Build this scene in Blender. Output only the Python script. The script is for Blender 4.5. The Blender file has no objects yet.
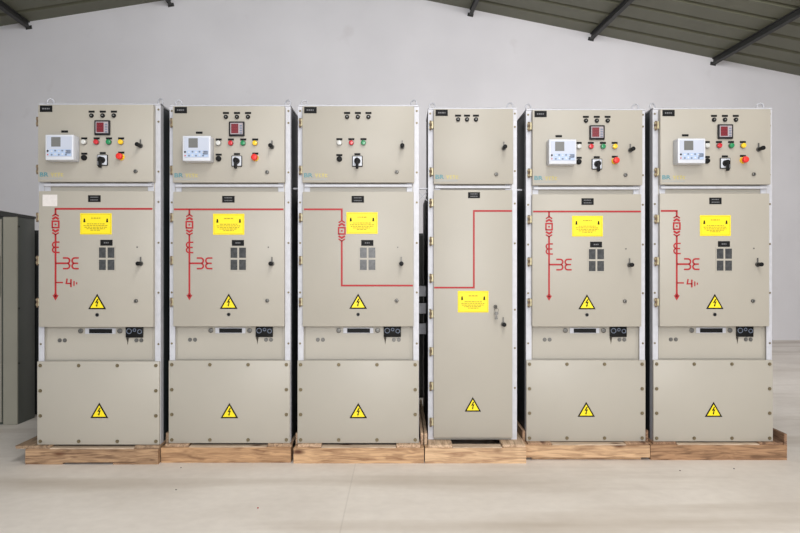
import bpy, bmesh, math, random
from mathutils import Vector, Matrix
random.seed(7)
S = bpy.context.scene
C = S.collection
PI = math.pi
R = math.radians

# ------------------------------------------------------------------ materials
def lin(c):
    c = c / 255.0
    return c / 12.92 if c <= 0.04045 else ((c + 0.055) / 1.055) ** 2.4
def rgb(r, g, b): return (lin(r), lin(g), lin(b), 1.0)

def mat(name, col, rough=0.5, metal=0.0, var=0.0, vscale=6.0, bump=0.0, bscale=200.0, coat=0.0):
    m = bpy.data.materials.new(name); m.use_nodes = True
    nt = m.node_tree; b = nt.nodes['Principled BSDF']
    b.inputs['Base Color'].default_value = col
    b.inputs['Roughness'].default_value = rough
    b.inputs['Metallic'].default_value = metal
    b.inputs['Coat Weight'].default_value = coat
    if sum(col[:3]) < 0.06: b.inputs['Specular IOR Level'].default_value = 0.2
    tc = nt.nodes.new('ShaderNodeTexCoord')
    n = nt.nodes.new('ShaderNodeTexNoise'); n.inputs['Scale'].default_value = vscale; n.inputs['Detail'].default_value = 4
    nt.links.new(tc.outputs['Object'], n.inputs['Vector'])
    if var > 0:
        rp = nt.nodes.new('ShaderNodeValToRGB')
        lo = tuple(max(0, c * (1 - var)) for c in col[:3]) + (1,)
        hi = tuple(min(1, c * (1 + var)) for c in col[:3]) + (1,)
        rp.color_ramp.elements[0].position = 0.3; rp.color_ramp.elements[0].color = lo
        rp.color_ramp.elements[1].position = 0.7; rp.color_ramp.elements[1].color = hi
        nt.links.new(n.outputs['Fac'], rp.inputs['Fac'])
        nt.links.new(rp.outputs['Color'], b.inputs['Base Color'])
    if bump > 0:
        n2 = nt.nodes.new('ShaderNodeTexNoise'); n2.inputs['Scale'].default_value = bscale
        nt.links.new(tc.outputs['Object'], n2.inputs['Vector'])
        bp = nt.nodes.new('ShaderNodeBump'); bp.inputs['Strength'].default_value = bump; bp.inputs['Distance'].default_value = 0.002
        nt.links.new(n2.outputs['Fac'], bp.inputs['Height'])
        nt.links.new(bp.outputs['Normal'], b.inputs['Normal'])
    return m

def wood(name, axis, dark, light, seed=0.0):
    m = bpy.data.materials.new(name); m.use_nodes = True
    nt = m.node_tree; b = nt.nodes['Principled BSDF']; b.inputs['Roughness'].default_value = 0.8
    tc = nt.nodes.new('ShaderNodeTexCoord')
    mp = nt.nodes.new('ShaderNodeMapping')
    sc = [9.0, 9.0, 9.0]; sc[axis] = 0.9
    mp.inputs['Scale'].default_value = sc; mp.inputs['Location'].default_value = (seed, seed * 1.7, seed * 0.3)
    nt.links.new(tc.outputs['Object'], mp.inputs['Vector'])
    n = nt.nodes.new('ShaderNodeTexNoise'); n.inputs['Scale'].default_value = 5; n.inputs['Detail'].default_value = 7; n.inputs['Distortion'].default_value = 1.2
    nt.links.new(mp.outputs['Vector'], n.inputs['Vector'])
    rp = nt.nodes.new('ShaderNodeValToRGB')
    rp.color_ramp.elements[0].position = 0.32; rp.color_ramp.elements[0].color = dark
    rp.color_ramp.elements[1].position = 0.62; rp.color_ramp.elements[1].color = light
    nt.links.new(n.outputs['Fac'], rp.inputs['Fac'])
    # knots and grey weathering
    mp2 = nt.nodes.new('ShaderNodeMapping'); s2 = [5.0, 5.0, 5.0]; s2[axis] = 2.2; mp2.inputs['Scale'].default_value = s2
    mp2.inputs['Location'].default_value = (seed * 2.1, seed, seed)
    nt.links.new(tc.outputs['Object'], mp2.inputs['Vector'])
    v = nt.nodes.new('ShaderNodeTexVoronoi'); v.inputs['Scale'].default_value = 1.3
    nt.links.new(mp2.outputs['Vector'], v.inputs['Vector'])
    kr = nt.nodes.new('ShaderNodeValToRGB')
    kr.color_ramp.elements[0].position = 0.05; kr.color_ramp.elements[0].color = (1, 1, 1, 1)
    kr.color_ramp.elements[1].position = 0.16; kr.color_ramp.elements[1].color = (0, 0, 0, 1)
    nt.links.new(v.outputs['Distance'], kr.inputs['Fac'])
    mx = nt.nodes.new('ShaderNodeMix'); mx.data_type = 'RGBA'
    nt.links.new(kr.outputs['Color'], mx.inputs['Factor'])
    nt.links.new(rp.outputs['Color'], mx.inputs['A'])
    mx.inputs['B'].default_value = rgb(92, 56, 34)
    nt.links.new(mx.outputs['Result'], b.inputs['Base Color'])
    bp = nt.nodes.new('ShaderNodeBump'); bp.inputs['Strength'].default_value = 0.5; bp.inputs['Distance'].default_value = 0.004
    nt.links.new(n.outputs['Fac'], bp.inputs['Height']); nt.links.new(bp.outputs['Normal'], b.inputs['Normal'])
    return m

M = {}
M['beige'] = mat('beige_paint', rgb(175, 169, 157), 0.42, 0, 0.02, 3.0, 0.05, 500)
M['galv'] = mat('galvanised_steel', rgb(198, 198, 203), 0.5, 0.2, 0.06, 25)
M['side'] = mat('dark_side_panel', rgb(52, 58, 60), 0.5, 0.2, 0.1, 8)
M['steel'] = mat('zinc_steel', rgb(112, 110, 106), 0.4, 0.8)
M['brass'] = mat('yellow_zinc_bolt', rgb(122, 110, 86), 0.45, 0.6, 0.1, 40)
M['hinge'] = mat('yellow_zinc_hinge', rgb(202, 190, 154), 0.4, 0.35, 0.1, 40)
M['pin'] = mat('dark_hinge_pin', rgb(112, 92, 72), 0.5, 0.3)
M['black'] = mat('black_plastic', rgb(14, 14, 15), 0.5)
M['plate'] = mat('black_engraved_plate', rgb(17, 17, 18), 0.6)
M['ink'] = mat('white_engraving', rgb(112, 112, 114), 0.6)
M['red_line'] = mat('red_mimic_tape', rgb(170, 24, 30), 0.5)
M['yellow'] = mat('yellow_sign', rgb(250, 226, 12), 0.45)
M['sign_ink'] = mat('sign_print', rgb(176, 156, 22), 0.6)
M['sign_dark'] = mat('sign_symbol_print', rgb(40, 36, 16), 0.6)
M['tri_black'] = mat('black_sign_print', rgb(12, 12, 10), 0.6)
M['relay'] = mat('relay_housing', rgb(212, 215, 222), 0.4)
M['relay_face'] = mat('relay_front_film', rgb(192, 198, 212), 0.35)
M['relay_blue'] = mat('relay_keypad_blue', rgb(176, 194, 222), 0.4)
M['lcd'] = mat('lcd_glass', rgb(112, 112, 108), 0.25)
M['key_grey'] = mat('grey_key', rgb(118, 128, 146), 0.45)
M['meter'] = mat('meter_bezel', rgb(32, 31, 34), 0.45)
M['meter_face'] = mat('meter_face', rgb(170, 160, 164), 0.4)
M['meter_red'] = mat('red_display', rgb(112, 16, 30), 0.35)
M['digit'] = mat('red_digits', rgb(150, 30, 44), 0.4)
M['white_btn'] = mat('white_lens', rgb(206, 206, 202), 0.25, coat=0.5)
M['red_btn'] = mat('red_lens', rgb(200, 26, 36), 0.25, coat=0.5)
M['green_btn'] = mat('green_lens', rgb(0, 132, 74), 0.25, coat=0.5)
M['yellow_btn'] = mat('yellow_lens', rgb(248, 202, 20), 0.25, coat=0.5)
M['estop'] = mat('emergency_red', rgb(226, 44, 34), 0.35)
M['teal'] = mat('teal_lettering', rgb(92, 142, 150), 0.5)
M['logo_yellow'] = mat('yellow_lettering', rgb(192, 180, 122), 0.5)
M['logo_grey'] = mat('grey_lettering', rgb(164, 165, 160), 0.5)
M['window'] = mat('window_glass', rgb(60, 60, 59), 0.22, 0.0, 0.5, 45)
M['paper'] = mat('paper', rgb(222, 216, 212), 0.8, 0, 0.05, 60)
M['dust'] = mat('oily_dirt', rgb(70, 64, 56), 0.9)
M['grey_cab'] = mat('grey_green_paint', rgb(68, 72, 66), 0.5, 0, 0.05, 3)
M['grey_front'] = mat('pale_grey_paint', rgb(150, 146, 132), 0.5, 0, 0.04, 3)
M['dark_cab'] = mat('dark_grey_paint', rgb(50, 52, 52), 0.55, 0, 0.06, 3)
M['beam'] = mat('dark_painted_steel', rgb(46, 46, 44), 0.6, 0.1, 0.1, 5)
M['roof'] = mat('green_roof_sheet', rgb(98, 98, 80), 0.55, 0, 0.06, 1.5)
woods_x = [wood('pallet_wood_beam_%d' % i, 0, *c, seed=3.3 * i + 1) for i, c in enumerate([
    (rgb(112, 84, 62), rgb(180, 146, 112)), (rgb(130, 96, 68), rgb(196, 156, 116)), (rgb(146, 110, 80), rgb(208, 170, 130)),
    (rgb(160, 124, 94), rgb(216, 182, 144)), (rgb(150, 116, 86), rgb(210, 174, 136)), (rgb(112, 82, 58), rgb(172, 134, 100))])]
woods_y = [wood('pallet_wood_board_%d' % i, 1, *c, seed=5.1 * i + 2) for i, c in enumerate([
    (rgb(112, 90, 70), rgb(172, 144, 116)), (rgb(130, 104, 82), rgb(192, 162, 132)), (rgb(150, 120, 96), rgb(210, 180, 150)),
    (rgb(160, 132, 106), rgb(216, 188, 158)), (rgb(132, 102, 78), rgb(188, 154, 124)), (rgb(104, 76, 58), rgb(160, 126, 98))])]

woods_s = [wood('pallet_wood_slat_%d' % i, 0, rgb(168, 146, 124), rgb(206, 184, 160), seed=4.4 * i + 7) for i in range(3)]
def floor_mat():
    m = bpy.data.materials.new('concrete_floor'); m.use_nodes = True
    nt = m.node_tree; b = nt.nodes['Principled BSDF']; L = nt.links.new
    tc = nt.nodes.new('ShaderNodeTexCoord')
    n1 = nt.nodes.new('ShaderNodeTexNoise'); n1.inputs['Scale'].default_value = 0.9; n1.inputs['Detail'].default_value = 6; n1.inputs['Distortion'].default_value = 0.6
    n2 = nt.nodes.new('ShaderNodeTexNoise'); n2.inputs['Scale'].default_value = 14; n2.inputs['Detail'].default_value = 6
    L(tc.outputs['Object'], n1.inputs['Vector']); L(tc.outputs['Object'], n2.inputs['Vector'])
    r1 = nt.nodes.new('ShaderNodeValToRGB')
    r1.color_ramp.elements[0].position = 0.34; r1.color_ramp.elements[0].color = rgb(220, 212, 203)
    r1.color_ramp.elements[1].position = 0.62; r1.color_ramp.elements[1].color = rgb(234, 227, 219)
    L(n1.outputs['Fac'], r1.inputs['Fac'])
    r2 = nt.nodes.new('ShaderNodeValToRGB')
    r2.color_ramp.elements[0].position = 0.3; r2.color_ramp.elements[0].color = (0.93, 0.925, 0.92, 1)
    r2.color_ramp.elements[1].position = 0.7; r2.color_ramp.elements[1].color = (1, 1, 1, 1)
    L(n2.outputs['Fac'], r2.inputs['Fac'])
    mx = nt.nodes.new('ShaderNodeMix'); mx.data_type = 'RGBA'; mx.blend_type = 'MULTIPLY'; mx.inputs['Factor'].default_value = 1
    L(r1.outputs['Color'], mx.inputs['A']); L(r2.outputs['Color'], mx.inputs['B'])
    # old brown traffic streaks across the slab
    mp = nt.nodes.new('ShaderNodeMapping'); mp.inputs['Scale'].default_value = (0.25, 1.6, 1); L(tc.outputs['Object'], mp.inputs['Vector'])
    n3 = nt.nodes.new('ShaderNodeTexNoise'); n3.inputs['Scale'].default_value = 1.3; n3.inputs['Detail'].default_value = 5; L(mp.outputs['Vector'], n3.inputs['Vector'])
    r3 = nt.nodes.new('ShaderNodeValToRGB')
    r3.color_ramp.elements[0].position = 0.5; r3.color_ramp.elements[0].color = (0, 0, 0, 1)
    r3.color_ramp.elements[1].position = 0.72; r3.color_ramp.elements[1].color = (0.75, 0.75, 0.75, 1)
    L(n3.outputs['Fac'], r3.inputs['Fac'])
    m3 = nt.nodes.new('ShaderNodeMix'); m3.data_type = 'RGBA'
    L(r3.outputs['Color'], m3.inputs['Factor']); L(mx.outputs['Result'], m3.inputs['A']); m3.inputs['B'].default_value = rgb(182, 169, 154)
    # one saw cut
    sx = nt.nodes.new('ShaderNodeSeparateXYZ'); L(tc.outputs['Object'], sx.inputs['Vector'])
    n4 = nt.nodes.new('ShaderNodeMath'); n4.operation = 'ADD'; n4.inputs[1].default_value = 0.292 ; L(sx.outputs['X'], n4.inputs[0])
    ab = nt.nodes.new('ShaderNodeMath'); ab.operation = 'ABSOLUTE'; L(n4.outputs[0], ab.inputs[0])
    lt = nt.nodes.new('ShaderNodeMath'); lt.operation = 'LESS_THAN'; lt.inputs[1].default_value = 0.004; L(ab.outputs[0], lt.inputs[0])
    ml = nt.nodes.new('ShaderNodeMath'); ml.operation = 'MULTIPLY'; ml.inputs[1].default_value = 0.16; L(lt.outputs[0], ml.inputs[0])
    m4 = nt.nodes.new('ShaderNodeMix'); m4.data_type = 'RGBA'
    L(ml.outputs[0], m4.inputs['Factor']); L(m3.outputs['Result'], m4.inputs['A']); m4.inputs['B'].default_value = rgb(140, 130, 120)
    L(m4.outputs['Result'], b.inputs['Base Color'])
    b.inputs['Roughness'].default_value = 0.55
    return m
def wall_mat():
    m = bpy.data.materials.new('wall_plaster'); m.use_nodes = True
    nt = m.node_tree; b = nt.nodes['Principled BSDF']; L = nt.links.new
    tc = nt.nodes.new('ShaderNodeTexCoord')
    n1 = nt.nodes.new('ShaderNodeTexNoise'); n1.inputs['Scale'].default_value = 0.7; n1.inputs['Detail'].default_value = 5
    L(tc.outputs['Object'], n1.inputs['Vector'])
    r1 = nt.nodes.new('ShaderNodeValToRGB')
    r1.color_ramp.elements[0].position = 0.3; r1.color_ramp.elements[0].color = rgb(222, 220, 222)
    r1.color_ramp.elements[1].position = 0.65; r1.color_ramp.elements[1].color = rgb(231, 229, 231)
    L(n1.outputs['Fac'], r1.inputs['Fac'])
    n2 = nt.nodes.new('ShaderNodeTexNoise'); n2.inputs['Scale'].default_value = 2.4; n2.inputs['Detail'].default_value = 6; L(tc.outputs['Object'], n2.inputs['Vector'])
    r2 = nt.nodes.new('ShaderNodeValToRGB')
    r2.color_ramp.elements[0].position = 0.64; r2.color_ramp.elements[0].color = (0, 0, 0, 1)
    r2.color_ramp.elements[1].position = 0.8; r2.color_ramp.elements[1].color = (0.5, 0.5, 0.5, 1)
    L(n2.outputs['Fac'], r2.inputs['Fac'])
    mx = nt.nodes.new('ShaderNodeMix'); mx.data_type = 'RGBA'
    L(r2.outputs['Color'], mx.inputs['Factor']); L(r1.outputs['Color'], mx.inputs['A']); mx.inputs['B'].default_value = rgb(208, 203, 203)
    L(mx.outputs['Result'], b.inputs['Base Color'])
    b.inputs['Roughness'].default_value = 0.9
    bp = nt.nodes.new('ShaderNodeBump'); bp.inputs['Strength'].default_value = 0.15; bp.inputs['Distance'].default_value = 0.01
    L(n2.outputs['Fac'], bp.inputs['Height']); L(bp.outputs['Normal'], b.inputs['Normal'])
    return m
M['floor'] = floor_mat(); M['wall'] = wall_mat()

# ------------------------------------------------------------------ mesh helpers
def new(): return bmesh.new()
def box(bm, x0, x1, y0, y1, z0, z1, bev=0.0, seg=2):
    t = bmesh.new()
    bmesh.ops.create_cube(t, size=1.0)
    for v in t.verts:
        v.co = Vector(((x0 + x1) / 2 + v.co.x * (x1 - x0), (y0 + y1) / 2 + v.co.y * (y1 - y0), (z0 + z1) / 2 + v.co.z * (z1 - z0)))
    if bev > 0:
        bmesh.ops.bevel(t, geom=t.edges[:], offset=bev, segments=seg, affect='EDGES', profile=0.5)
    merge(bm, t)
def merge(bm, t):
    me = bpy.data.meshes.new('tmp'); t.to_mesh(me); t.free(); bm.from_mesh(me); bpy.data.meshes.remove(me)
def cyl(bm, a, b, r, r2=None, n=16, bev=0.0):
    a = Vector(a); b = Vector(b); d = b - a
    t = bmesh.new()
    bmesh.ops.create_cone(t, cap_ends=True, segments=n, radius1=r, radius2=r if r2 is None else r2, depth=d.length)
    if bev > 0:
        es = [e for e in t.edges if abs(e.verts[0].co.z - e.verts[1].co.z) < 1e-6 and e.verts[0].co.z > 0]
        bmesh.ops.bevel(t, geom=es, offset=bev, segments=3, affect='EDGES', profile=0.5)
    q = Vector((0, 0, 1)).rotation_difference(d.normalized()).to_matrix().to_4x4()
    bmesh.ops.transform(t, matrix=Matrix.Translation((a + b) / 2) @ q, verts=t.verts)
    merge(bm, t)
def prism(bm, pts, y0, y1):              # polygon in x,z extruded in y (y0 front)
    f = [bm.verts.new((x, y0, z)) for x, z in pts]; k = [bm.verts.new((x, y1, z)) for x, z in pts]
    n = len(pts)
    bm.faces.new(f); bm.faces.new(k[::-1])
    for i in range(n): bm.faces.new((f[i], k[i], k[(i + 1) % n], f[(i + 1) % n]))
def stroke(bm, pts, w, y0, y1):          # flat ribbon along a polyline in x,z with mitred corners
    n = len(pts); L = []; Rr = []
    for i, (x, z) in enumerate(pts):
        p = Vector((x, z))
        d1 = (p - Vector(pts[i - 1])).normalized() if i > 0 else None
        d2 = (Vector(pts[i + 1]) - p).normalized() if i < n - 1 else None
        d1 = d1 or d2; d2 = d2 or d1
        n1 = Vector((-d1.y, d1.x)); n2 = Vector((-d2.y, d2.x)); m = (n1 + n2)
        m = m.normalized() if m.length > 1e-6 else n1
        k = w / 2 / max(0.35, m.dot(n1))
        L.append(p + m * k); Rr.append(p - m * k)
    for i in range(n - 1):
        q = [L[i], L[i + 1], Rr[i + 1], Rr[i]]
        prism(bm, [(v.x, v.y) for v in q], y0, y1)
def arc(cx, cz, r, a0, a1, n=10):
    return [(cx + r * math.cos(R(a0 + (a1 - a0) * i / n)), cz + r * math.sin(R(a0 + (a1 - a0) * i / n))) for i in range(n + 1)]
def ring(bm, c, rmaj, rmin, normal=(0, 1, 0), n=24, k=8, a0=0, a1=360):
    c = Vector(c); q = Vector((0, 0, 1)).rotation_difference(Vector(normal).normalized())
    full = abs(a1 - a0) >= 360
    rows = []
    cnt = n if full else n + 1
    for i in range(cnt):
        a = R(a0 + (a1 - a0) * i / n)
        row = []
        for j in range(k):
            b = 2 * PI * j / k
            p = Vector(((rmaj + rmin * math.cos(b)) * math.cos(a), (rmaj + rmin * math.cos(b)) * math.sin(a), rmin * math.sin(b)))
            row.append(bm.verts.new(c + q @ p))
        rows.append(row)
    for i in range(n if full else n):
        r0 = rows[i]; r1 = rows[(i + 1) % cnt]
        for j in range(k): bm.faces.new((r0[j], r0[(j + 1) % k], r1[(j + 1) % k], r1[j]))
    if not full:
        bm.faces.new(rows[0][::-1]); bm.faces.new(rows[-1])
def build(name, bm, m, parent=None, smooth=True):
    bmesh.ops.recalc_face_normals(bm, faces=bm.faces[:])
    me = bpy.data.meshes.new(name); bm.to_mesh(me); bm.free()
    me.materials.append(M[m] if isinstance(m, str) else m)
    if smooth:
        for p in me.polygons: p.use_smooth = True
        try: me.set_sharp_from_angle(angle=R(35))
        except Exception: pass
    o = bpy.data.objects.new(name, me); C.objects.link(o)
    if parent: o.parent = parent
    return o
def text_bm(s, x, z, h, y0, y1, width=None):
    cu = bpy.data.curves.new('t', 'FONT'); cu.body = s; cu.size = h / 0.7; cu.extrude = abs(y1 - y0) / 2; cu.resolution_u = 3; cu.offset = 0.0010
    ob = bpy.data.objects.new('t', cu); C.objects.link(ob)
    dg = bpy.context.evaluated_depsgraph_get(); dg.update()
    me = bpy.data.meshes.new_from_object(ob.evaluated_get(dg))
    bpy.data.objects.remove(ob); bpy.data.curves.remove(cu)
    bm = bmesh.new(); bm.from_mesh(me); bpy.data.meshes.remove(me)
    xs = [v.co.x for v in bm.verts]; mn = min(xs); sp = max(xs) - mn
    k = width / sp if width else 1.0
    for v in bm.verts:
        v.co = Vector((x + (v.co.x - mn) * k, (y0 + y1) / 2 - v.co.z, z + v.co.y))
    return bm
def thing(name, label, cat, loc=(0, 0, 0), rotz=0.0, group=None):
    o = bpy.data.objects.new(name, None); C.objects.link(o); o.empty_display_size = 0.2
    o.location = loc; o.rotation_euler = (0, 0, rotz); tag(o, label, cat, group); return o
def tag(o, label, cat, group=None):
    o['label'] = label; o['category'] = cat
    if group: o['group'] = group
    return o
def struct(o):
    o['kind'] = 'structure'; return o

# ------------------------------------------------------------------ hall
HL = (-1.5, 12.71, 0.0); HR = R(3.3)
def hall(o):
    o.location = HL; o.rotation_euler = (0, 0, HR); return struct(o)
APEX, SL, HW, Y0 = 6.2, 0.181, 11.5, -16.5
bm = new(); box(bm, -13.5, 11, -10.2, 16, -0.2, 0.0)
struct(build('floor', bm, 'floor', smooth=False))
bm = new(); prism(bm, [(-HW, 0), (HW, 0), (HW, APEX - SL * HW), (0, APEX), (-HW, APEX - SL * HW)], 0.0, 0.2)
hall(build('wall_back', bm, 'wall', smooth=False))
for nm, s in (('wall_left', -1), ('wall_right', 1)):
    bm = new(); x = s * (HW - 0.3)
    box(bm, min(x, x + s * 0.2), max(x, x + s * 0.2), Y0, 0.0, 0, APEX - SL * HW - 0.05)
    hall(build(nm, bm, 'wall', smooth=False))
# ribbed roof sheets, one mesh for each slope
for s, nm in ((-1, 'ceiling_left'), (1, 'ceiling_right')):
    prof = []; y = 0.0; P = 0.52
    while y > Y0:
        prof += [(y, 0.0), (y - 0.40, 0.0), (y - 0.425, 0.04), (y - 0.495, 0.04)]
        y -= P
    bm = new(); ra = []; rb = []; xa, xb = 0.0, s * (HW + 0.3)
    for py, dz in prof:
        ra.append(bm.verts.new((xa, py, APEX - SL * abs(xa) + dz))); rb.append(bm.verts.new((xb, py, APEX - SL * abs(xb) + dz)))
    for i in range(len(prof) - 1): bm.faces.new((ra[i], ra[i + 1], rb[i + 1], rb[i]))
    o = hall(build(nm, bm, 'roof', smooth=False))
    md = o.modifiers.new('s', 'SOLIDIFY'); md.thickness = 0.003; md.offset = 0
# steel purlins under the sheets
tn = 1
for px in (-8.9, -6.8, -4.68, -2.36, 0.6, 2.73, 4.83, 7.0, 9.15):
    bm = new()
    box(bm, -0.032, 0.032, Y0, -0.001, -0.115, -0.10); box(bm, -0.032, 0.032, Y0, -0.001, -0.018, -0.003)
    box(bm, -0.006, 0.006, Y0, -0.001, -0.102, -0.016)
    box(bm, -0.05, 0.05, -0.014, -0.001, -0.128, -0.07)
    a = math.atan(SL) * (1 if px > 0 else -1)
    bmesh.ops.transform(bm, matrix=Matrix.Translation((px, 0, APEX - SL * abs(px))) @ Matrix.Rotation(a, 4, 'Y'), verts=bm.verts)
    hall(build('trim_%d' % tn, bm, 'beam', smooth=False)); tn += 1

# ------------------------------------------------------------------ switchgear parts
H = 2.252
def bolt(bm, x, y, z, r=0.011, h=0.008):
    cyl(bm, (x, y + 0.002, z), (x, y - 0.002, z), r * 1.25, n=14)
    cyl(bm, (x, y - 0.002, z), (x, y - h, z), r, n=6)
def warning_triangle(root, cx, z0, y, w=0.117, h=0.101):
    bm = new(); prism(bm, [(cx - w / 2, z0), (cx + w / 2, z0), (cx, z0 + h)], y - 0.002, y)
    o = build('warning_triangle', bm, 'tri_black', root, False)
    k = 0.74; zc = z0 + h / 3; b2 = new()
    prism(b2, [(cx - w / 2 * k, zc - h / 3 * k), (cx + w / 2 * k, zc - h / 3 * k), (cx, zc + h * 2 / 3 * k)], y - 0.003, y - 0.002)
    build('yellow_field', b2, 'yellow', o, False)
    b3 = new(); q = h
    up = [(0.010, 0.52), (-0.095, 0.26), (-0.005, 0.30), (-0.035, 0.13), (-0.07, 0.15), (-0.01, 0.02), (0.04, 0.17), (0.005, 0.15), (0.085, 0.37), (0.0, 0.34), (0.075, 0.53)]
    prism(b3, [(cx + a * q * 1.35, z0 + h * 0.12 + b * q * 1.05) for a, b in up], y - 0.004, y - 0.003)
    build('lightning_bolt', b3, 'tri_black', o, False)
def yellow_sign(root, cx, z0, z1, y, w=0.207):
    bm = new(); box(bm, cx - w / 2, cx + w / 2, y - 0.003, y, z0, z1, 0.001, 1)
    o = build('caution_sign', bm, 'yellow', root)
    h = z1 - z0; b = new(); t = y - 0.0038
    e = 0.007
    for x0, x1, a0, a1 in ((cx - w / 2 + e, cx + w / 2 - e, z0 + e, z0 + e + 0.0015), (cx - w / 2 + e, cx + w / 2 - e, z1 - e - 0.0015, z1 - e),
                           (cx - w / 2 + e, cx - w / 2 + e + 0.0015, z0 + e, z1 - e), (cx + w / 2 - e - 0.0015, cx + w / 2 - e, z0 + e, z1 - e)):
        box(b, x0, x1, t, y - 0.003, a0, a1)
    rng = random.Random(int(cx * 1000) + 5)
    def words(zc, half, hh):
        x = cx - half
        while x < cx + half - 0.004:
            l = min(rng.uniform(0.008, 0.022), cx + half - x)
            box(b, x, x + l, t, y - 0.003, zc - hh / 2, zc + hh / 2); x += l + 0.004
    words(z0 + h * 0.77, 0.030, 0.007)
    for f, hf in ((0.50, 0.058), (0.42, 0.08), (0.34, 0.075), (0.27, 0.06), (0.20, 0.035)): words(z0 + h * f, hf, 0.0055)
    build('printed_text', b, 'sign_ink', o, False)
    for s in (-1, 1):
        b = new(); x = cx + s * w * 0.36; z = z0 + h * 0.66
        prism(b, [(x - 0.007, z - 0.012), (x + 0.007, z - 0.012), (x + 0.004, z + 0.012), (x - 0.004, z + 0.012)], t, y - 0.003)
        build('printed_symbol', b, 'sign_dark', o, False)
def tag_plate(name, parent, cx, cz, w, h, y, ink=0):
    bm = new(); box(bm, cx - w / 2, cx + w / 2, y - 0.003, y, cz - h / 2, cz + h / 2, 0.0008, 1)
    o = build(name, bm, 'plate', parent)
    return o
def engraving(plate, cx, cz, w, y, rows, hh):
    b = new(); rng = random.Random(int((cx + cz) * 999))
    for z, f in rows:
        x = cx - w * f / 2
        while x < cx + w * f / 2 - 0.002:
            l = min(rng.uniform(0.25, 0.5) * hh * 3, cx + w * f / 2 - x)
            box(b, x, x + l, y - 0.0036, y - 0.003, cz + z - hh / 2, cz + z + hh / 2); x += l + hh * 0.4
    build('engraving', b, 'ink', plate, False)
def pilot(root, x, z, y, zl):
    bm = new(); cyl(bm, (x, y, z), (x, y - 0.012, z), 0.0145, 0.0135, 18, 0.003)
    o = build('indicator_lamp', bm, 'black', root)
    b = new(); cyl(b, (x, y - 0.010, z), (x, y - 0.014, z), 0.006, 0.005, 12); build('lens', b, 'lcd', o)
    tag_plate('tag_plate', o, x, zl, 0.040, 0.013, y)
def button(root, x, z, y, zl, m, name='push_button'):
    bm = new(); cyl(bm, (x, y, z), (x, y - 0.006, z), 0.0185, n=20)
    o = build(name, bm, 'steel' if m != 'black' else 'black', root)
    b = new(); cyl(b, (x, y - 0.006, z), (x, y - 0.024, z), 0.0165, 0.0155, 20, 0.004); build('cap', b, m, o)
    tag_plate('tag_plate', o, x, zl, 0.040, 0.013, y)
def rotary(root, x, z, y, zl, ang):
    bm = new(); box(bm, x - 0.035, x + 0.035, y - 0.010, y, z - 0.036, z + 0.036, 0.003)
    o = build('rotary_switch', bm, 'meter', root)
    b = new(); box(b, x - 0.030, x + 0.030, y - 0.0115, y - 0.010, z - 0.031, z + 0.031, 0.0005, 1); build('dial_plate', b, 'relay', o)
    b = new(); cyl(b, (x, y - 0.011, z), (x, y - 0.050, z), 0.021, 0.018, 20, 0.004)
    box(b, x - 0.009, x + 0.009, y - 0.060, y - 0.034, z - 0.055, z + 0.018, 0.005)
    if ang:
        bmesh.ops.transform(b, matrix=Matrix.Translation((x, 0, z)) @ Matrix.Rotation(ang, 4, 'Y') @ Matrix.Translation((-x, 0, -z)), verts=b.verts)
    build('pistol_grip', b, 'black', o)
    tag_plate('tag_plate', o, x, zl, 0.040, 0.013, y)
def estop(root, x, z, y, zl):
    bm = new(); cyl(bm, (x, y, z), (x, y - 0.014, z), 0.023, 0.021, 22, 0.002)
    cyl(bm, (x, y - 0.010, z), (x, y - 0.034, z), 0.012, n=14)
    o = build('emergency_stop', bm, 'yellow_btn', root)
    b = new(); cyl(b, (x, y - 0.032, z), (x, y - 0.052, z), 0.022, 0.020, 22, 0.006); build('mushroom_head', b, 'estop', o)
    tag_plate('tag_plate', o, x, zl, 0.040, 0.013, y)
def knob_handle(root, x, z, y, ln=0.075, key=0.03):
    bm = new(); cyl(bm, (x, y, z), (x, y - 0.006, z), 0.016, n=18); cyl(bm, (x, y, z), (x, y - 0.02, z), 0.008, n=12)
    box(bm, x - 0.004, x + 0.004, y - 0.008, y, z, z + key + 0.012, 0.001, 1)
    o = build('door_handle', bm, 'steel', root)
    b = new(); cyl(b, (x, y - 0.018, z), (x, y - ln, z), 0.012, 0.0145, 16, 0.005); build('grip', b, 'black', o)
def cam_lock(root, x, z, y):
    bm = new(); cyl(bm, (x, y, z), (x, y - 0.012, z), 0.013, 0.012, 16, 0.003)
    o = build('cam_lock', bm, 'steel', root)
    b = new(); box(b, x - 0.002, x + 0.002, y - 0.0128, y - 0.0115, z - 0.006, z + 0.006); build('key_slot', b, 'black', o, False)
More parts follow.
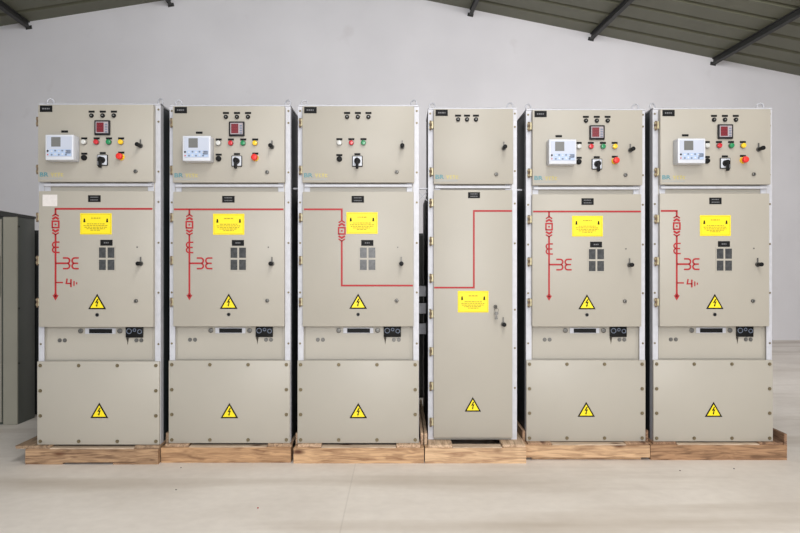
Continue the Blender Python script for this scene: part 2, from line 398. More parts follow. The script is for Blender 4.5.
def relay(root, x0, x1, z0, z1, y):
    yf = y - 0.095
    bm = new(); box(bm, x0, x1, yf, y, z0, z1, 0.006)
    o = build('protection_relay', bm, 'relay', root)
    b = new(); box(b, x0 + 0.012, x1 - 0.010, yf - 0.002, yf + 0.001, z0 + 0.022, z1 - 0.012, 0.001, 1); build('front_film', b, 'relay_face', o)
    w = x1 - x0; yk = yf - 0.002
    lx0, lx1 = x0 + w * 0.22, x0 + w * 0.55
    b = new(); box(b, lx0, lx1, yk - 0.002, yk + 0.001, z1 - 0.078, z1 - 0.017, 0.001, 1); build('screen', b, 'lcd', o)
    b = new(); box(b, x0 + w * 0.16, x1 - 0.014, yk - 0.001, yk, z0 + 0.026, z0 + 0.068); build('keypad', b, 'relay_blue', o, False)
    for i in range(5):
        for j in range(2):
            b = new(); cx = x0 + w * (0.24 + 0.125 * i); cz = z0 + 0.036 + 0.022 * j + (0.002 if i % 2 else -0.002)
            box(b, cx - 0.006, cx + 0.006, yk - 0.003, yk - 0.0005, cz - 0.005, cz + 0.005, 0.0015, 1); build('key', b, 'relay' if (i + j) % 2 else 'key_grey', o)
    b = new(); box(b, x1 - 0.048, x1 - 0.016, yk - 0.003, yk - 0.0005, z0 + 0.042, z0 + 0.064, 0.004, 2); build('arrow_pad', b, 'key_grey', o)
    b = new(); cyl(b, (x0 + w * 0.10, yk, z0 + 0.058), (x0 + w * 0.10, yk - 0.004, z0 + 0.058), 0.006, n=14); build('port', b, 'black', o)
    b = new(); cyl(b, (x0 + w * 0.10, yk, z0 + 0.034), (x0 + w * 0.10, yk - 0.003, z0 + 0.034), 0.004, n=12); build('reset_key', b, 'red_btn', o)
    tag_plate('tag_plate', o, x0 + w * 0.46, z1 + 0.036, 0.044, 0.014, y)
def meter(root, x0, x1, z0, z1, y):
    bm = new(); box(bm, x0, x1, y - 0.016, y, z0, z1, 0.004)
    o = build('panel_meter', bm, 'meter', root)
    w = x1 - x0; b = new(); box(b, x0 + 0.010, x1 - 0.010, y - 0.018, y - 0.015, z0 + 0.012, z1 - 0.010, 0.001, 1); build('face', b, 'meter_face', o)
    b = new(); box(b, x0 + 0.016, x0 + w * 0.62, y - 0.0195, y - 0.017, z0 + 0.018, z1 - 0.016, 0.001, 1); build('display', b, 'meter_red', o)
    b = new()
    for i in range(3):
        for j in range(3):
            dx = x0 + 0.020 + j * 0.013; dz = z1 - 0.030 - i * 0.020
            box(b, dx, dx + 0.008, y - 0.0202, y - 0.0195, dz - 0.0012, dz + 0.0012); box(b, dx, dx + 0.0016, y - 0.0202, y - 0.0195, dz - 0.006, dz + 0.006)
            box(b, dx + 0.0064, dx + 0.008, y - 0.0202, y - 0.0195, dz - 0.006, dz + 0.006)
    build('digits', b, 'digit', o, False)
    for i in range(4):
        b = new(); cz = z0 + 0.020 + i * 0.016; box(b, x0 + w * 0.70, x1 - 0.014, y - 0.0195, y - 0.017, cz - 0.005, cz + 0.005, 0.001, 1); build('meter_key', b, 'key_grey', o)
def hinge(parent, x, z, y):
    bm = new(); box(bm, x - 0.022, x - 0.004, y - 0.016, y + 0.004, z - 0.024, z - 0.008, 0.002, 1); box(bm, x - 0.022, x - 0.004, y - 0.016, y + 0.004, z + 0.008, z + 0.024, 0.002, 1)
    box(bm, x - 0.006, x + 0.006, y - 0.020, y + 0.004, z - 0.026, z + 0.026, 0.003, 1)
    o = build('hinge', bm, 'hinge', parent)
    b = new(); cyl(b, (x - 0.013, y - 0.012, z - 0.034), (x - 0.013, y - 0.012, z + 0.028), 0.0065, n=10); build('hinge_pin', b, 'pin', o)
    return o
def chevron(bm, x, z, s, y0, y1, up=1, w=0.009):
    stroke(bm, [(x - s, z - up * s * 0.62), (x, z), (x + s, z - up * s * 0.62)], w, y0, y1)
def breaker_symbol(bm, x, zc, y0, y1):
    q = 0.021
    stroke(bm, [(x - q, zc - q), (x + q, zc - q), (x + q, zc + q), (x - q, zc + q), (x - q, zc - q - 0.004)], 0.010, y0, y1)
    stroke(bm, [(x - 0.006, zc), (x + 0.006, zc)], 0.010, y0, y1)
    for z, w in ((zc + 0.047, 0.013), (zc + 0.067, 0.009)): chevron(bm, x, z, 0.021, y0, y1, 1, w)
    for z, w in ((zc - 0.047, 0.013), (zc - 0.067, 0.009)): chevron(bm, x, z, 0.021, y0, y1, -1, w)

def mimic(root, kind, y, dx):
    w = 0.0115; y1 = y; y0 = y - 0.002; bm = new(); zt = 1.551; x = -0.26 + dx
    if kind == 'step_down':
        xm = -0.108
        stroke(bm, [(-0.358, zt), (xm, zt), (xm, 1.478)], w, y0, y1); breaker_symbol(bm, xm, 1.409, y0, y1)
        stroke(bm, [(xm, 1.345), (xm, 1.047), (0.362, 1.047)], w, y0, y1)
    elif kind == 'step_up':
        stroke(bm, [(-0.262, 1.031), (0.005, 1.031), (0.005, 1.547), (0.262, 1.547)], w, y0, y1)
    else:
        xl, xr = {'full': (-0.362, 0.362), 'right': (x - w / 2, 0.362), 'left': (-0.362, x + w / 2)}[kind[0]]
        stroke(bm, [(xl, zt), (xr, zt)], w, y0, y1)
        stroke(bm, [(x, zt), (x, 1.512)], w, y0, y1); breaker_symbol(bm, x, 1.449, y0, y1)
        stroke(bm, [(x, 1.385), (x, 0.975)], w, y0, y1)
        prism(bm, [(x - 0.020, 0.985), (x, 0.950), (x + 0.020, 0.985)], y0, y1)
        prism(bm, [(x - 0.012, 0.986), (x + 0.012, 0.986), (x, 1.008)], y0 - 0.0004, y1)
        zc = 1.299                       # current transformer, two windings around the line
        stroke(bm, [(x + 0.026, zc + 0.034)] + arc(x - 0.002, zc + 0.017, 0.017, 90, 270) + arc(x - 0.002, zc - 0.017, 0.017, 90, 270)[1:] + [(x + 0.026, zc - 0.034)], 0.009, y0 - 0.0006, y1)
        stroke(bm, [(x - 0.004, zc), (x + 0.022, zc)], 0.009, y0 - 0.0009, y1)
        zb = 1.194
        stroke(bm, [(x, zb), (x + 0.068, zb)], w, y0, y1)
        r = 0.0175                       # two windings back to back
        a = x + 0.075; stroke(bm, [(a - 0.026, zb + 2 * r)] + arc(a, zb + r, r, 90, -90) + arc(a, zb - r, r, 90, -90)[1:] + [(a - 0.026, zb - 2 * r)], 0.010, y0 - 0.0006, y1)
        a = x + 0.126; stroke(bm, [(a + 0.026, zb + 2 * r)] + arc(a, zb + r, r, 90, 270) + arc(a, zb - r, r, 90, 270)[1:] + [(a + 0.026, zb - 2 * r)], 0.010, y0 - 0.0006, y1)
        stroke(bm, [(x + 0.055, zb), (x + 0.078, zb)], 0.010, y0 - 0.0009, y1); stroke(bm, [(x + 0.122, zb), (x + 0.148, zb)], 0.010, y0 - 0.0009, y1)
        if kind[1]:                      # earthing switch branch
            ze = 1.068
            stroke(bm, [(x, ze), (x + 0.048, ze)], 0.009, y0, y1)
            stroke(bm, [(x + 0.076, ze + 0.026), (x + 0.070, ze - 0.006), (x + 0.104, ze - 0.006)], 0.009, y0, y1)
            stroke(bm, [(x + 0.101, ze + 0.022), (x + 0.101, ze - 0.030)], 0.010, y0, y1)
            stroke(bm, [(x + 0.121, ze + 0.010), (x + 0.121, ze - 0.022)], 0.008, y0, y1)
            stroke(bm, [(x + 0.138, ze + 0.002), (x + 0.138, ze - 0.012)], 0.008, y0, y1)
    build('mimic_diagram', bm, 'red_line', root, False)

def cabinet(label, cx, Y, w, line, full, dx=0.0, bare=False, narrow=False, paper=False, rx=0.0, tie=0.0, z0=0.12):
    root = thing('switchgear_cabinet', label, 'switchgear cabinet', (cx, Y, z0), 0.0, 'switchgear cabinets standing in a row on pallets')
    h = w / 2; rnd = random.Random(int(cx * 100))
    # housing: dark side panels, shallow instrument box on a deep lower body
    bm = new(); box(bm, -h + 0.004, h - 0.004, 0.05, 1.28, 0.0, 1.70, 0.002, 1); box(bm, -h + 0.004, h - 0.004, 0.05, 0.50, 1.70, 2.235, 0.002, 1)
    build('housing', bm, 'side', root)
    for s in (-1, 1):
        bm = new(); a, b = (h - 0.037, h) if s > 0 else (-h, -h + 0.037)
        box(bm, a, b, 0.0, 0.006, 0.0, H - 0.004); c, d = (h - 0.006, h) if s > 0 else (-h, -h + 0.006); box(bm, c, d, 0.006, 0.06, 0.0, H - 0.004)
        p = build('corner_post', bm, 'galv', root, False)
        xs = s * (h - 0.014)
        zz = [0.66, 1.00, 1.33, 1.60, 1.80, 2.13, 2.21] if not narrow else [0.35, 0.62, 0.88, 1.33, 1.60, 1.82, 2.12, 2.21]
        for z in zz:
            b2 = new(); bolt(b2, xs, 0.0, z, 0.0055, 0.004); build('post_bolt', b2, 'brass', p)
        # lug holding the crossbar
        b2 = new(); box(b2, s * (h - 0.062) - 0.020, s * (h - 0.062) + 0.020, -0.008, 0.0, 1.655, 1.735, 0.002, 1); build('bracket', b2, 'galv', p)
        # lifting eye
        xe = s * (h - 0.032); b2 = new(); box(b2, xe - 0.016, xe + 0.016, 0.085, 0.115, H - 0.016, H + 0.008, 0.003, 1)
        ring(b2, (xe, 0.10, H + 0.030), 0.021, 0.0055, (0.45 * s, 1, 0)); build('lifting_eye', b2, 'galv', root)
    bm = new(); box(bm, -h + 0.037, h - 0.037, 0.0, 0.05, 1.70, H - 0.012); build('instrument_box_front', bm, 'beige', root, False)
    bm = new(); box(bm, -h, h, -0.004, 0.45, H - 0.014, H, 0.003, 1); build('top_trim', bm, 'galv', root)
    bm = new(); box(bm, -h + 0.045, h - 0.045, -0.030, 0.0, 1.700, 1.719, 0.003, 1); build('crossbar', bm, 'galv', root)
    if not narrow:
        bm = new(); box(bm, -h + 0.037, h - 0.037, 0.0, 0.05, 0.786, 1.70); build('fixed_frame', bm, 'beige', root, False)
    else:
        bm = new(); box(bm, -h + 0.037, h - 0.037, 0.0, 0.05, 0.0, 1.70); build('fixed_frame', bm, 'beige', root, False)
    # ---- upper door
    yu = -0.05; xl, xr = -h + 0.035 - (0.016 if paper else 0), h - 0.032
    bm = new(); box(bm, xl, xr, yu, 0.0, 1.727, 2.232, 0.004); up = build('upper_door', bm, 'beige', root)
    for z in (2.13, 1.815): hinge(up, xl - 0.006, z, -0.006)
    npx = xl + 0.014; o = tag_plate('nameplate', up, npx + 0.04, 2.205, 0.082, 0.042, yu); engraving(o, npx + 0.04, 2.205, 0.08, yu, [(0, 0.62)], 0.009)
    ly = 1.762
    build('logo_lettering', text_bm('BR', xl + 0.012, ly, 0.027, yu - 0.001, yu + 0.0005, 0.058), 'teal', up, False)
    bm = new(); a = xl + 0.086
    for k, (q, hh) in enumerate(((0.017, 0.025), (0.014, 0.020), (0.012, 0.026), (0.016, 0.018))):
        stroke(bm, [(a, ly + hh), (a + q * 0.5, ly + 0.004), (a + q, ly + hh)] if k % 2 == 0 else [(a + q, ly + hh), (a + 0.003, ly + hh), (a + 0.003, ly + 0.004), (a + q, ly + 0.004)], 0.007, yu - 0.001, yu + 0.0005); a += q + 0.007
    build('logo_strokes', bm, 'logo_yellow', up, False)
    bm = new(); box(bm, xl + 0.012, xl + 0.162, yu - 0.0008, yu + 0.0005, ly - 0.018, ly - 0.010); build('logo_subtitle', bm, 'logo_grey', up, False)
    zled, zl2 = 2.160, 2.186
    if tie:
        bm = new(); box(bm, h - 0.004, h + tie, 0.16, 0.19, 1.704, 1.714)
        build('tie_bar', bm, 'galv', root, False)
    if tie and bare:
        bm = new()
        for s in (-1, 1):
            stroke(bm, [(h - 0.002, 1.66 - s * 0.032), (h + tie - 0.001, 1.66 + s * 0.032)], 0.006, 0.20 + s * 0.003, 0.203 + s * 0.003)
        build('cross_brace', bm, 'galv', root, False)
    if narrow:
        for z in (0.70, 0.855, 0.985):
            bm = new(); box(bm, -h - 0.052, -h + 0.006, 0.60, 0.62, z - 0.04, z + 0.04, 0.002, 1); build('side_bracket', bm, 'galv', root)
        for x in (-0.102, -0.042, 0.018): pilot(root, x, zled, yu, zl2)
        knob_handle(root, 0.205, 1.968, yu); cam_lock(root, 0.155, 1.792, yu)
    elif bare:
        for x in (-0.072, -0.001, 0.069): pilot(root, x, zled, yu, zl2)
        for x, m in ((-0.123, 'white_btn'), (-0.044, 'red_btn'), (0.036, 'green_btn')): button(root, x, 1.988, yu, 2.013, m)
        button(root, -0.123, 1.882, yu, 1.908, 'black'); rotary(root, -0.004, 1.867, yu, 1.914, 0.0)
        knob_handle(root, 0.292, 1.962, yu); cam_lock(root, 0.256, 1.797, yu)
    else:
        for x in (-0.016, 0.057, 0.130): pilot(root, x + dx, zled, yu, zl2)
        meter(root, 0.006 + dx, 0.108 + dx, 2.031, 2.128, yu)
        for x, m in ((-0.064, 'white_btn'), (0.017, 'red_btn'), (0.098, 'green_btn'), (0.177, 'yellow_btn')): button(root, x + dx, 1.986, yu, 2.011, m)
        button(root, -0.064 + dx, 1.884, yu, 1.911, 'black'); rotary(root, 0.057 + dx, 1.868, yu, 1.915, 0.0)
        estop(root, 0.178 + dx, 1.889, yu, 1.918)
        relay(root, -0.276 + rx, -0.094 + rx, 1.856, 2.020, yu)
        knob_handle(root, 0.288, 1.962, yu); cam_lock(root, 0.256, 1.795, yu)
    # ---- lower door
    yd = -0.04
    if narrow:
        bm = new(); box(bm, xl, xr - 0.004, yd, 0.0, 0.020, 1.688, 0.004); low = build('lower_door', bm, 'beige', root)
        for z in (1.604, 1.346, 1.096, 0.853, 0.60, 0.366, 0.123): hinge(low, xl - 0.006, z, -0.006)
        o = tag_plate('nameplate', low, 0.006, 1.653, 0.080, 0.040, yd); engraving(o, 0.006, 1.653, 0.08, yd, [(0.008, 0.6), (-0.008, 0.6)], 0.006)
        mimic(root, line, yd, 0)
        yellow_sign(root, 0.0, 0.864, 1.009, yd)
        warning_triangle(root, -0.002, 0.197, yd, 0.110, 0.098)
        knob_handle(root, 0.203, 0.785, yd, 0.06, 0.035); cam_lock(root, 0.150, 0.903, yd)
        return root
    bm = new(); box(bm, xl, xr - 0.004, yd, 0.0, 0.776, 1.668, 0.004); low = build('lower_door', bm, 'beige', root)
    for z in (1.50, 1.215, 0.938): hinge(low, xl - 0.006, z, -0.006)
    o = tag_plate('nameplate', low, -0.002 + dx, 1.618, 0.082, 0.044, yd); engraving(o, -0.002 + dx, 1.618, 0.082, yd, [(0.009, 0.62), (-0.009, 0.62)], 0.006)
    mimic(root, line, yd, dx * 0.8)
    sx = 0.026 if bare else 0.0
    yellow_sign(root, sx + dx * 0.5, 1.383 + (0.006 if bare else 0), 1.522 + (0.010 if bare else 0), yd)
    o = tag_plate('nameplate', low, 0.061, 1.329, 0.080, 0.038, yd); engraving(o, 0.061, 1.329, 0.08, yd, [(0, 0.4)], 0.008)
    bm = new()
    fx0, fx1, fz0, fz1 = 0.006, 0.120, 1.144, 1.304
    for a, b in ((fx0, fx0 + 0.006), (0.0575, 0.0685), (fx1 - 0.006, fx1)): box(bm, a, b, yd - 0.003, yd + 0.001, fz0, fz1)
    for a, b in ((fz0, fz0 + 0.006), (1.218, 1.230), (fz1 - 0.006, fz1)): box(bm, fx0, fx1, yd - 0.0028, yd + 0.001, a, b)
    wf = build('inspection_window', bm, 'beige', root, False)
    for a, b in ((fx0 + 0.006, 0.0575), (0.0685, fx1 - 0.006)):
        for c, d in ((fz0 + 0.006, 1.218), (1.230, fz1 - 0.006)):
            b2 = new(); box(b2, a, b, yd - 0.001, yd + 0.001, c, d); build('pane', b2, 'window', wf, False)
    knob_handle(root, 0.286, 1.192, yd, 0.065, 0.032); cam_lock(root, 0.255, 0.947, yd)
    bm = new(); bolt(bm, 0.262, yd, 1.30, 0.004, 0.003); build('rivet', bm, 'steel', root)
    warning_triangle(root, 0.0, 0.893, yd)
    bm = new(); cyl(bm, (0, yd + 0.002, 0.856), (0, yd - 0.003, 0.856), 0.0125, n=20); o = build('crank_opening', bm, 'steel', root)
    b2 = new(); cyl(b2, (0, yd, 0.856), (0, yd - 0.0036, 0.856), 0.0095, n=18); build('hole', b2, 'black', o)
    if paper:
        bm = new(); box(bm, -0.358, -0.262, yd - 0.001, yd, 1.568, 1.644); p = build('paper_label', bm, 'paper', root, False); p['label'] = 'white paper stuck to the door corner'
    # ---- recessed operating panel
    yr = 0.02; bm = new(); box(bm, -h + 0.008, h - 0.008, yr + 0.004, 0.052, 0.540, 0.7855); box(bm, -h + 0.046, h - 0.060, yr, yr + 0.006, 0.552, 0.7855, 0.001, 1)
    rp = build('operating_panel', bm, 'beige', root, False)
    for x in (-0.273, -0.239, 0.236, 0.269):
        b2 = new(); bolt(b2, x, yr, 0.683, 0.011, 0.007); b2o = build('panel_screw', b2, 'steel', rp)
    bm = new(); box(bm, -0.103, 0.099, yr - 0.004, yr, 0.726, 0.764, 0.001, 1); sl = build('slot_plate', bm, 'galv', root)
    b2 = new(); box(b2, -0.076, 0.076, yr - 0.0055, yr - 0.003, 0.730, 0.759); build('slot', b2, 'black', sl, False)
    for x in (-0.1325, 0.127):
        b2 = new(); cyl(b2, (x, yr, 0.745), (x, yr - 0.010, 0.745), 0.016, n=18, bev=0.003); cyl(b2, (x, yr - 0.010, 0.745), (x, yr - 0.016, 0.745), 0.008, n=6); build('slot_bolt', b2, 'steel', root)
    bm = new(); box(bm, 0.168, 0.283, yr - 0.014, yr, 0.702, 0.780, 0.003); sk = build('socket_block', bm, 'black', root)
    for x, z, rr in ((0.192, 0.745, 0.016), (0.228, 0.752, 0.009), (0.262, 0.742, 0.013)):
        b2 = new(); ring(b2, (x, yr - 0.015, z), rr, 0.0025, n=18, k=6); build('terminal', b2, 'key_grey', sk)
    bm = new(); prism(bm, [(0.168, 0.700), (0.186, 0.700), (0.182, 0.672), (0.178, 0.650), (0.175, 0.672)], yr - 0.0008, yr + 0.0005); build('dirt_streak', bm, 'dust', root, False)
    # ---- bolted cable cover
    yc = -0.02; bm = new(); box(bm, -h - 0.001, h - 0.002, yc, 0.0, 0.0, 0.548, 0.003); cv = build('cable_cover', bm, 'beige', root)
    for x in (-0.383, -0.130, 0.124, 0.378):
        zs = (0.521, 0.355, 0.190, 0.022) if abs(x) > 0.3 else (0.521, 0.022)
        for z in zs:
            b2 = new(); bolt(b2, x, yc, z, 0.0095, 0.008); build('bolt', b2, 'brass', cv)
    warning_triangle(root, 0.006 if paper else 0.0, 0.176 if paper else 0.166, yc)
    return root

BW = 0.806
cabinet('beige switchgear cabinet at the left row end, white paper on its lower door', -1.985, 4.957, BW, ('right', True), True, dx=-0.016, rx=-0.016, paper=True)
cabinet('beige relay cabinet directly left of the wide cabinet that has no relay', -1.1325, 5.0, BW, ('full', False), True, tie=0.049)
cabinet('wide beige switchgear cabinet without relay, its red line stepping down to the right', -0.277, 5.0, BW, 'step_down', True, bare=True, tie=0.064)
cabinet('narrow beige switchgear cabinet with one tall lower door and keys hanging in its lock', 0.492, 5.087, 0.602, 'step_up', False, narrow=True, tie=0.061)
cabinet('wide beige switchgear cabinet with white relay, directly right of the narrow cabinet', 1.258, 5.087, BW, ('full', False), True, dx=0.006, z0=0.112)
cabinet('wide beige switchgear cabinet with white relay at the right end of the row', 2.111, 5.07, BW, ('left', True), True, dx=0.006, rx=-0.010, z0=0.115)

# keys hanging in the narrow cabinet's lock
kx, ky, kz = 0.492 + 0.150, 5.087 - 0.04, 0.12 + 0.903
k = thing('key_ring', 'bunch of small keys hanging from the lock of the narrow cabinet', 'keys', (kx, ky, kz))
bm = new(); box(bm, -0.002, 0.002, -0.034, -0.0132, -0.004, 0.004); ring(bm, (0, -0.040, 0), 0.011, 0.003, (1, 0, 0.3), 16, 6); build('inserted_key', bm, 'steel', k)
bm = new(); ring(bm, (0.002, -0.042, -0.022), 0.014, 0.0014, (0.5, 1, 0), 20, 6); build('ring', bm, 'steel', k)
for a, px in ((0.25, 0.004), (-0.2, -0.002)):
    bm = new(); cyl(bm, (0, -0.002, 0), (0, 0.002, 0), 0.011, n=14); box(bm, -0.004, 0.004, -0.001, 0.001, -0.042, -0.008)
    for i in range(3): box(bm, 0.003, 0.0065, -0.001, 0.001, -0.038 + i * 0.009, -0.033 + i * 0.009)
    bmesh.ops.transform(bm, matrix=Matrix.Translation((px, -0.042 - abs(a) * 0.01 + (0.005 if a < 0 else 0), -0.042)) @ Matrix.Rotation(a, 4, 'Y'), verts=bm.verts)
    build('loose_key', bm, 'steel', k)

# ------------------------------------------------------------------ pallets
def rough_board(bm, x0, x1, y0, y1, z0, z1, axis, seed, amp=0.003, n=14):
    rng = random.Random(seed)
    t = bmesh.new(); rows = []
    for i in range(n + 1):
        f = i / n; j = lambda: rng.uniform(-amp, amp)
        if axis == 0: x = x0 + f * (x1 - x0); row = [(x, y0 + j(), z0), (x, y1, z0), (x, y1, z1 + j() * 0.3), (x, y0 + j(), z1 + j() * 0.3)]
        else: y = y0 + f * (y1 - y0); row = [(x0 + j(), y, z0), (x1 + j(), y, z0), (x1 + j(), y, z1), (x0 + j(), y, z1)]
        rows.append([t.verts.new(p) for p in row])
    for i in range(n):
        for k2 in range(4): t.faces.new((rows[i][k2], rows[i][(k2 + 1) % 4], rows[i + 1][(k2 + 1) % 4], rows[i + 1][k2]))
    t.faces.new(rows[0]); t.faces.new(rows[-1][::-1])
    bmesh.ops.recalc_face_normals(t, faces=t.faces[:])
    merge(bm, t)
PG = 'wooden pallets under the switchgear row'
def pallet(i, label, x0, x1, Yf, cabL, cabR, planks, zb=0.0, notch=None, overhang=0.0, dep=1.40, deck=0.12):
    cx = (x0 + x1) / 2; root = thing('wooden_pallet', label, 'pallet', (cx, Yf, 0.0), 0.0, PG)
    a, b = x0 - cx, x1 - cx; wx, wy = woods_x[i], woods_y[i]; top = 0.10
    bm = new()
    if notch:
        n0, n1, nh = notch
        rough_board(bm, a, b, 0.0, 0.10, zb + nh, top, 0, i + 1)
        rough_board(bm, a, n0, 0.002, 0.098, zb, zb + nh, 0, i + 2, 0.002, 4); rough_board(bm, n1, b, 0.002, 0.098, zb, zb + nh, 0, i + 3, 0.002, 4)
    else:
        rough_board(bm, a, b, 0.0, 0.10, zb, top, 0, i + 1)
    build('front_beam', bm, wx, root, False)
    for yy in (dep * 0.5, dep - 0.10):
        bm = new(); rough_board(bm, a, b, yy, yy + 0.10, 0.0, top, 0, i + 9); build('cross_beam', bm, wx, root, False)
    if zb > 0:
        bm = new(); rough_board(bm, a + 0.05, b - 0.05, 0.03, 0.10, 0.0, zb, 0, i + 5); build('runner', bm, wx, root, False)
    pl = 0.024 if 'l' in planks else 0.0; pr = 0.024 if 'r' in planks else 0.0
    bw = 0.155
    for k2, (c, d) in enumerate(((a + pl - overhang, a + pl + bw), (b - pr - bw, b - pr))):
        bm = new(); rough_board(bm, c, d, 0.012 + 0.006 * ((i + k2) % 3), dep, top + 0.0005, deck - 0.0005, 1, i * 7 + k2); build('deck_board', bm, wy, root, False)
    mid = ((a + pl + bw) + (b - pr - bw)) / 2
    bm = new(); rough_board(bm, mid - 0.07, mid + 0.07, 0.45, dep, top + 0.0005, deck - 0.0005, 1, i * 7 + 4); build('deck_board', bm, wy, root, False)
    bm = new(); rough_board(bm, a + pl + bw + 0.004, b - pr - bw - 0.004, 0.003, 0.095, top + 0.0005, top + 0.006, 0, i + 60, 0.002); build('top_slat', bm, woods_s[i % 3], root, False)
    if 'l' in planks:
        bm = new(); rough_board(bm, a, a + 0.018, 0.105, dep - 0.02, top + 0.0005, 0.175, 1, i + 30, 0.0008); build('side_plank', bm, wy, root, False)
    if 'r' in planks:
        f = 0.0 if i == 5 else 0.105
        bm = new(); rough_board(bm, b - 0.018, b, f, dep - 0.02, top + 0.0005, 0.175, 1, i + 40, 0.0008); build('side_plank', bm, wy, root, False)
    return root
pallet(0, 'weathered wooden pallet under the leftmost cabinet, notched along its bottom edge', -2.446, -1.580, 4.895, 0, 0, '', notch=(-0.19, 0.14, 0.014), overhang=0.07)
pallet(1, 'brown wooden pallet under the second cabinet from the left', -1.574, -0.720, 4.94, 0, 0, 'l')
pallet(2, 'wooden pallet with a dark knot near its right end, under the cabinet without relay', -0.699, 0.157, 4.925, 0, 0, 'lr')
pallet(3, 'short pale wooden pallet under the narrow cabinet, jutting forward', 0.164, 0.829, 4.925, 0, 0, 'l')
pallet(4, 'pale wooden pallet set further back, right of the short pallet', 0.834, 1.667, 5.0, 0, 0, 'l', zb=0.02, deck=0.112)
pallet(5, 'dark brown wooden pallet with raised side plank at the right end of the row', 1.674, 2.585, 5.01, 0, 0, 'lr', deck=0.115)

# ------------------------------------------------------------------ older cabinets by the left edge
g = thing('electrical_cabinet', 'grey electrical cabinet with black lid standing at the left edge of the picture', 'electrical cabinet', (-3.525, 6.12, 0.0))
bm = new(); box(bm, -0.40, 0.40, 0.02, 0.30, 0.0, 1.70, 0.004); build('body', bm, 'grey_cab', g)
bm = new(); box(bm, 0.285, 0.40, 0.0, 0.02, 0.0, 1.70, 0.003, 1); build('front_post', bm, 'grey_front', g)
bm = new(); box(bm, -0.395, 0.27, 0.004, 0.02, 0.02, 1.68, 0.003, 1); d = build('front_door', bm, 'grey_front', g)
bm = new(); box(bm, -0.20, 0.262, 0.0, 0.006, 1.04, 1.38, 0.003, 1); build('window', bm, 'black', d)
bm = new(); prism(bm, [(-0.41, 1.70), (0.405, 1.70), (0.405, 1.72), (-0.41, 1.86)], -0.01, 0.31); build('lid', bm, 'beam', g, False)
for z in (0.5, 0.95, 1.62):
    bm = new(); cyl(bm, (0.399, 0.03, z), (0.404, 0.03, z), 0.008, n=12); build('screw', bm, 'black', g)
g = thing('electrical_cabinet', 'lower dark grey cabinet half hidden behind the leftmost switchgear cabinet', 'electrical cabinet', (-3.50, 6.56, 0.0))
bm = new(); box(bm, -0.40, 0.42, 0.0, 0.60, 0.0, 1.61, 0.004); build('body', bm, 'dark_cab', g)
bm = new(); box(bm, 0.30, 0.40, -0.02, 0.0, 0.02, 1.58, 0.003, 1); build('door', bm, 'dark_cab', g)
bm = new(); box(bm, 0.355, 0.385, -0.045, -0.019, 0.52, 0.60, 0.004); build('latch', bm, 'black', g)

g = thing('electrical_cabinet', 'dark grey cabinet added far behind to darken the gap left of the narrow cabinet', 'electrical cabinet', (0.22, 7.4, 0.0))  # made-up cabinet, blocks the bright wall behind the gap
bm = new(); box(bm, -0.40, 0.40, 0.0, 0.60, 0.08, 1.62, 0.004); build('body', bm, 'dark_cab', g)
bm = new(); box(bm, -0.38, 0.38, 0.02, 0.58, 0.0, 0.08); build('plinth', bm, 'beam', g, False)
bm = new(); box(bm, -0.39, 0.39, -0.018, 0.0, 0.10, 1.60, 0.003, 1); build('door', bm, 'dark_cab', g)

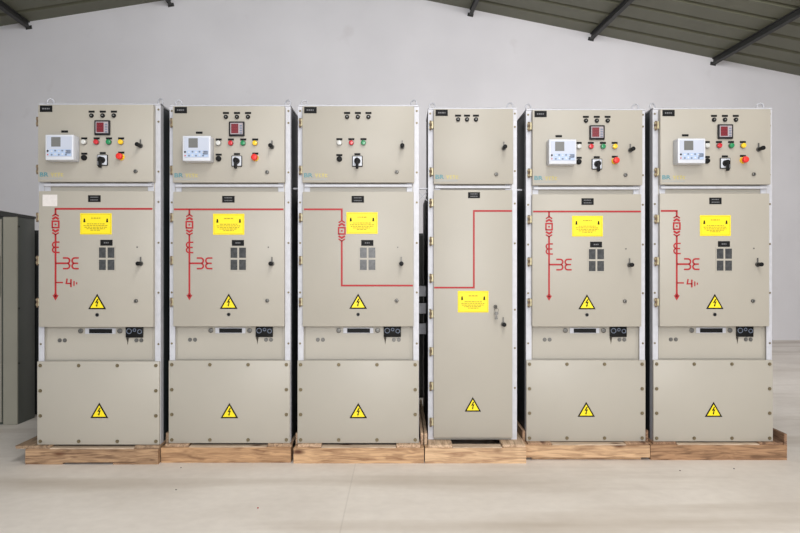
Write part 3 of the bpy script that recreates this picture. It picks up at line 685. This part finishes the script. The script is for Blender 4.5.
# bits on the floor
def bit(name, x, y, r, m, label, sq=0.6, seed=1):
    rng = random.Random(seed); bm = new(); bmesh.ops.create_icosphere(bm, subdivisions=1, radius=r)
    for v in bm.verts: v.co = v.co * rng.uniform(0.75, 1.2); v.co.z *= sq
    mz = min(v.co.z for v in bm.verts)
    for v in bm.verts: v.co.z -= mz
    o = build(name, bm, m, None); o.location = (x, y, 0.0); tag(o, label, 'debris')
def fl(px, py):
    Y = 750 * 1.293 / (py - 266.5); return (px - 400) / 750 * Y, Y
for px, py, r, m, lab, nm in ((258, 508.5, 0.006, 'red_line', 'tiny red chip lying on the floor in front of the second pallet', 'plastic_chip'),
                              (176, 490, 0.005, 'dust', 'small dark crumb on the floor in front of the leftmost two pallets', 'pebble'),
                              (181, 468, 0.005, 'dust', 'small dark crumb just in front of the second pallet from the left', 'pebble'),
                              (680, 471, 0.005, 'dust', 'dark crumb on the floor before the left part of the rightmost pallet', 'pebble'),
                              (734, 469, 0.005, 'dust', 'dark crumb on the floor before the right part of the rightmost pallet', 'pebble')):
    x, y = fl(px, py); bit(nm, x, y, r, M[m], lab, 0.6, int(px))

# ------------------------------------------------------------------ light
W = bpy.data.worlds.new('World'); S.world = W; W.use_nodes = True
bg = W.node_tree.nodes['Background']; bg.inputs['Color'].default_value = (0.80, 0.88, 1.0, 1); bg.inputs['Strength'].default_value = 1.0
def area(name, loc, rot, sx, sy, e, col):
    l = bpy.data.lights.new(name, 'AREA'); l.shape = 'RECTANGLE'; l.size = sx; l.size_y = sy; l.energy = e; l.color = col
    o = bpy.data.objects.new(name, l); C.objects.link(o); o.location = loc; o.rotation_euler = rot; return o
area('daylight_door', (0.6, -3.4, 2.7), (R(80), 0, 0), 3.4, 3.0, 300, (1.0, 0.99, 0.985))
area('skylight_front', (0.9, 0.0, 5.6), (0, 0, 0), 1.8, 5.0, 290, (1.0, 0.985, 0.97))
area('skylight_front_right', (4.4, 0.8, 5.0), (0, R(10), 0), 1.4, 4.0, 80, (1.0, 0.89, 0.76))
area('wall_fill_right', (3.9, 7.4, 5.0), (R(64), 0, 0), 4.5, 1.2, 205, (1.0, 0.98, 0.99))  # added fill tilted at the back wall to brighten it, no window there
area('wall_fill_left', (-2.2, 7.4, 5.5), (R(56), 0, 0), 4.5, 1.2, 95, (0.97, 0.975, 1.0))  # weaker added fill for the left part of the back wall

# ------------------------------------------------------------------ camera
cam = bpy.data.cameras.new('Camera'); cam.sensor_width = 36; cam.lens = 33.75; cam.clip_start = 0.05
co = bpy.data.objects.new('Camera', cam); C.objects.link(co); co.location = (0, 0, 1.293); co.rotation_euler = (R(90), 0, 0)
S.camera = co
S.view_settings.view_transform = 'Standard'; S.view_settings.look = 'None'; S.view_settings.gamma = 1.0
S.view_settings.use_curve_mapping = False; S.view_settings.exposure = 0.0
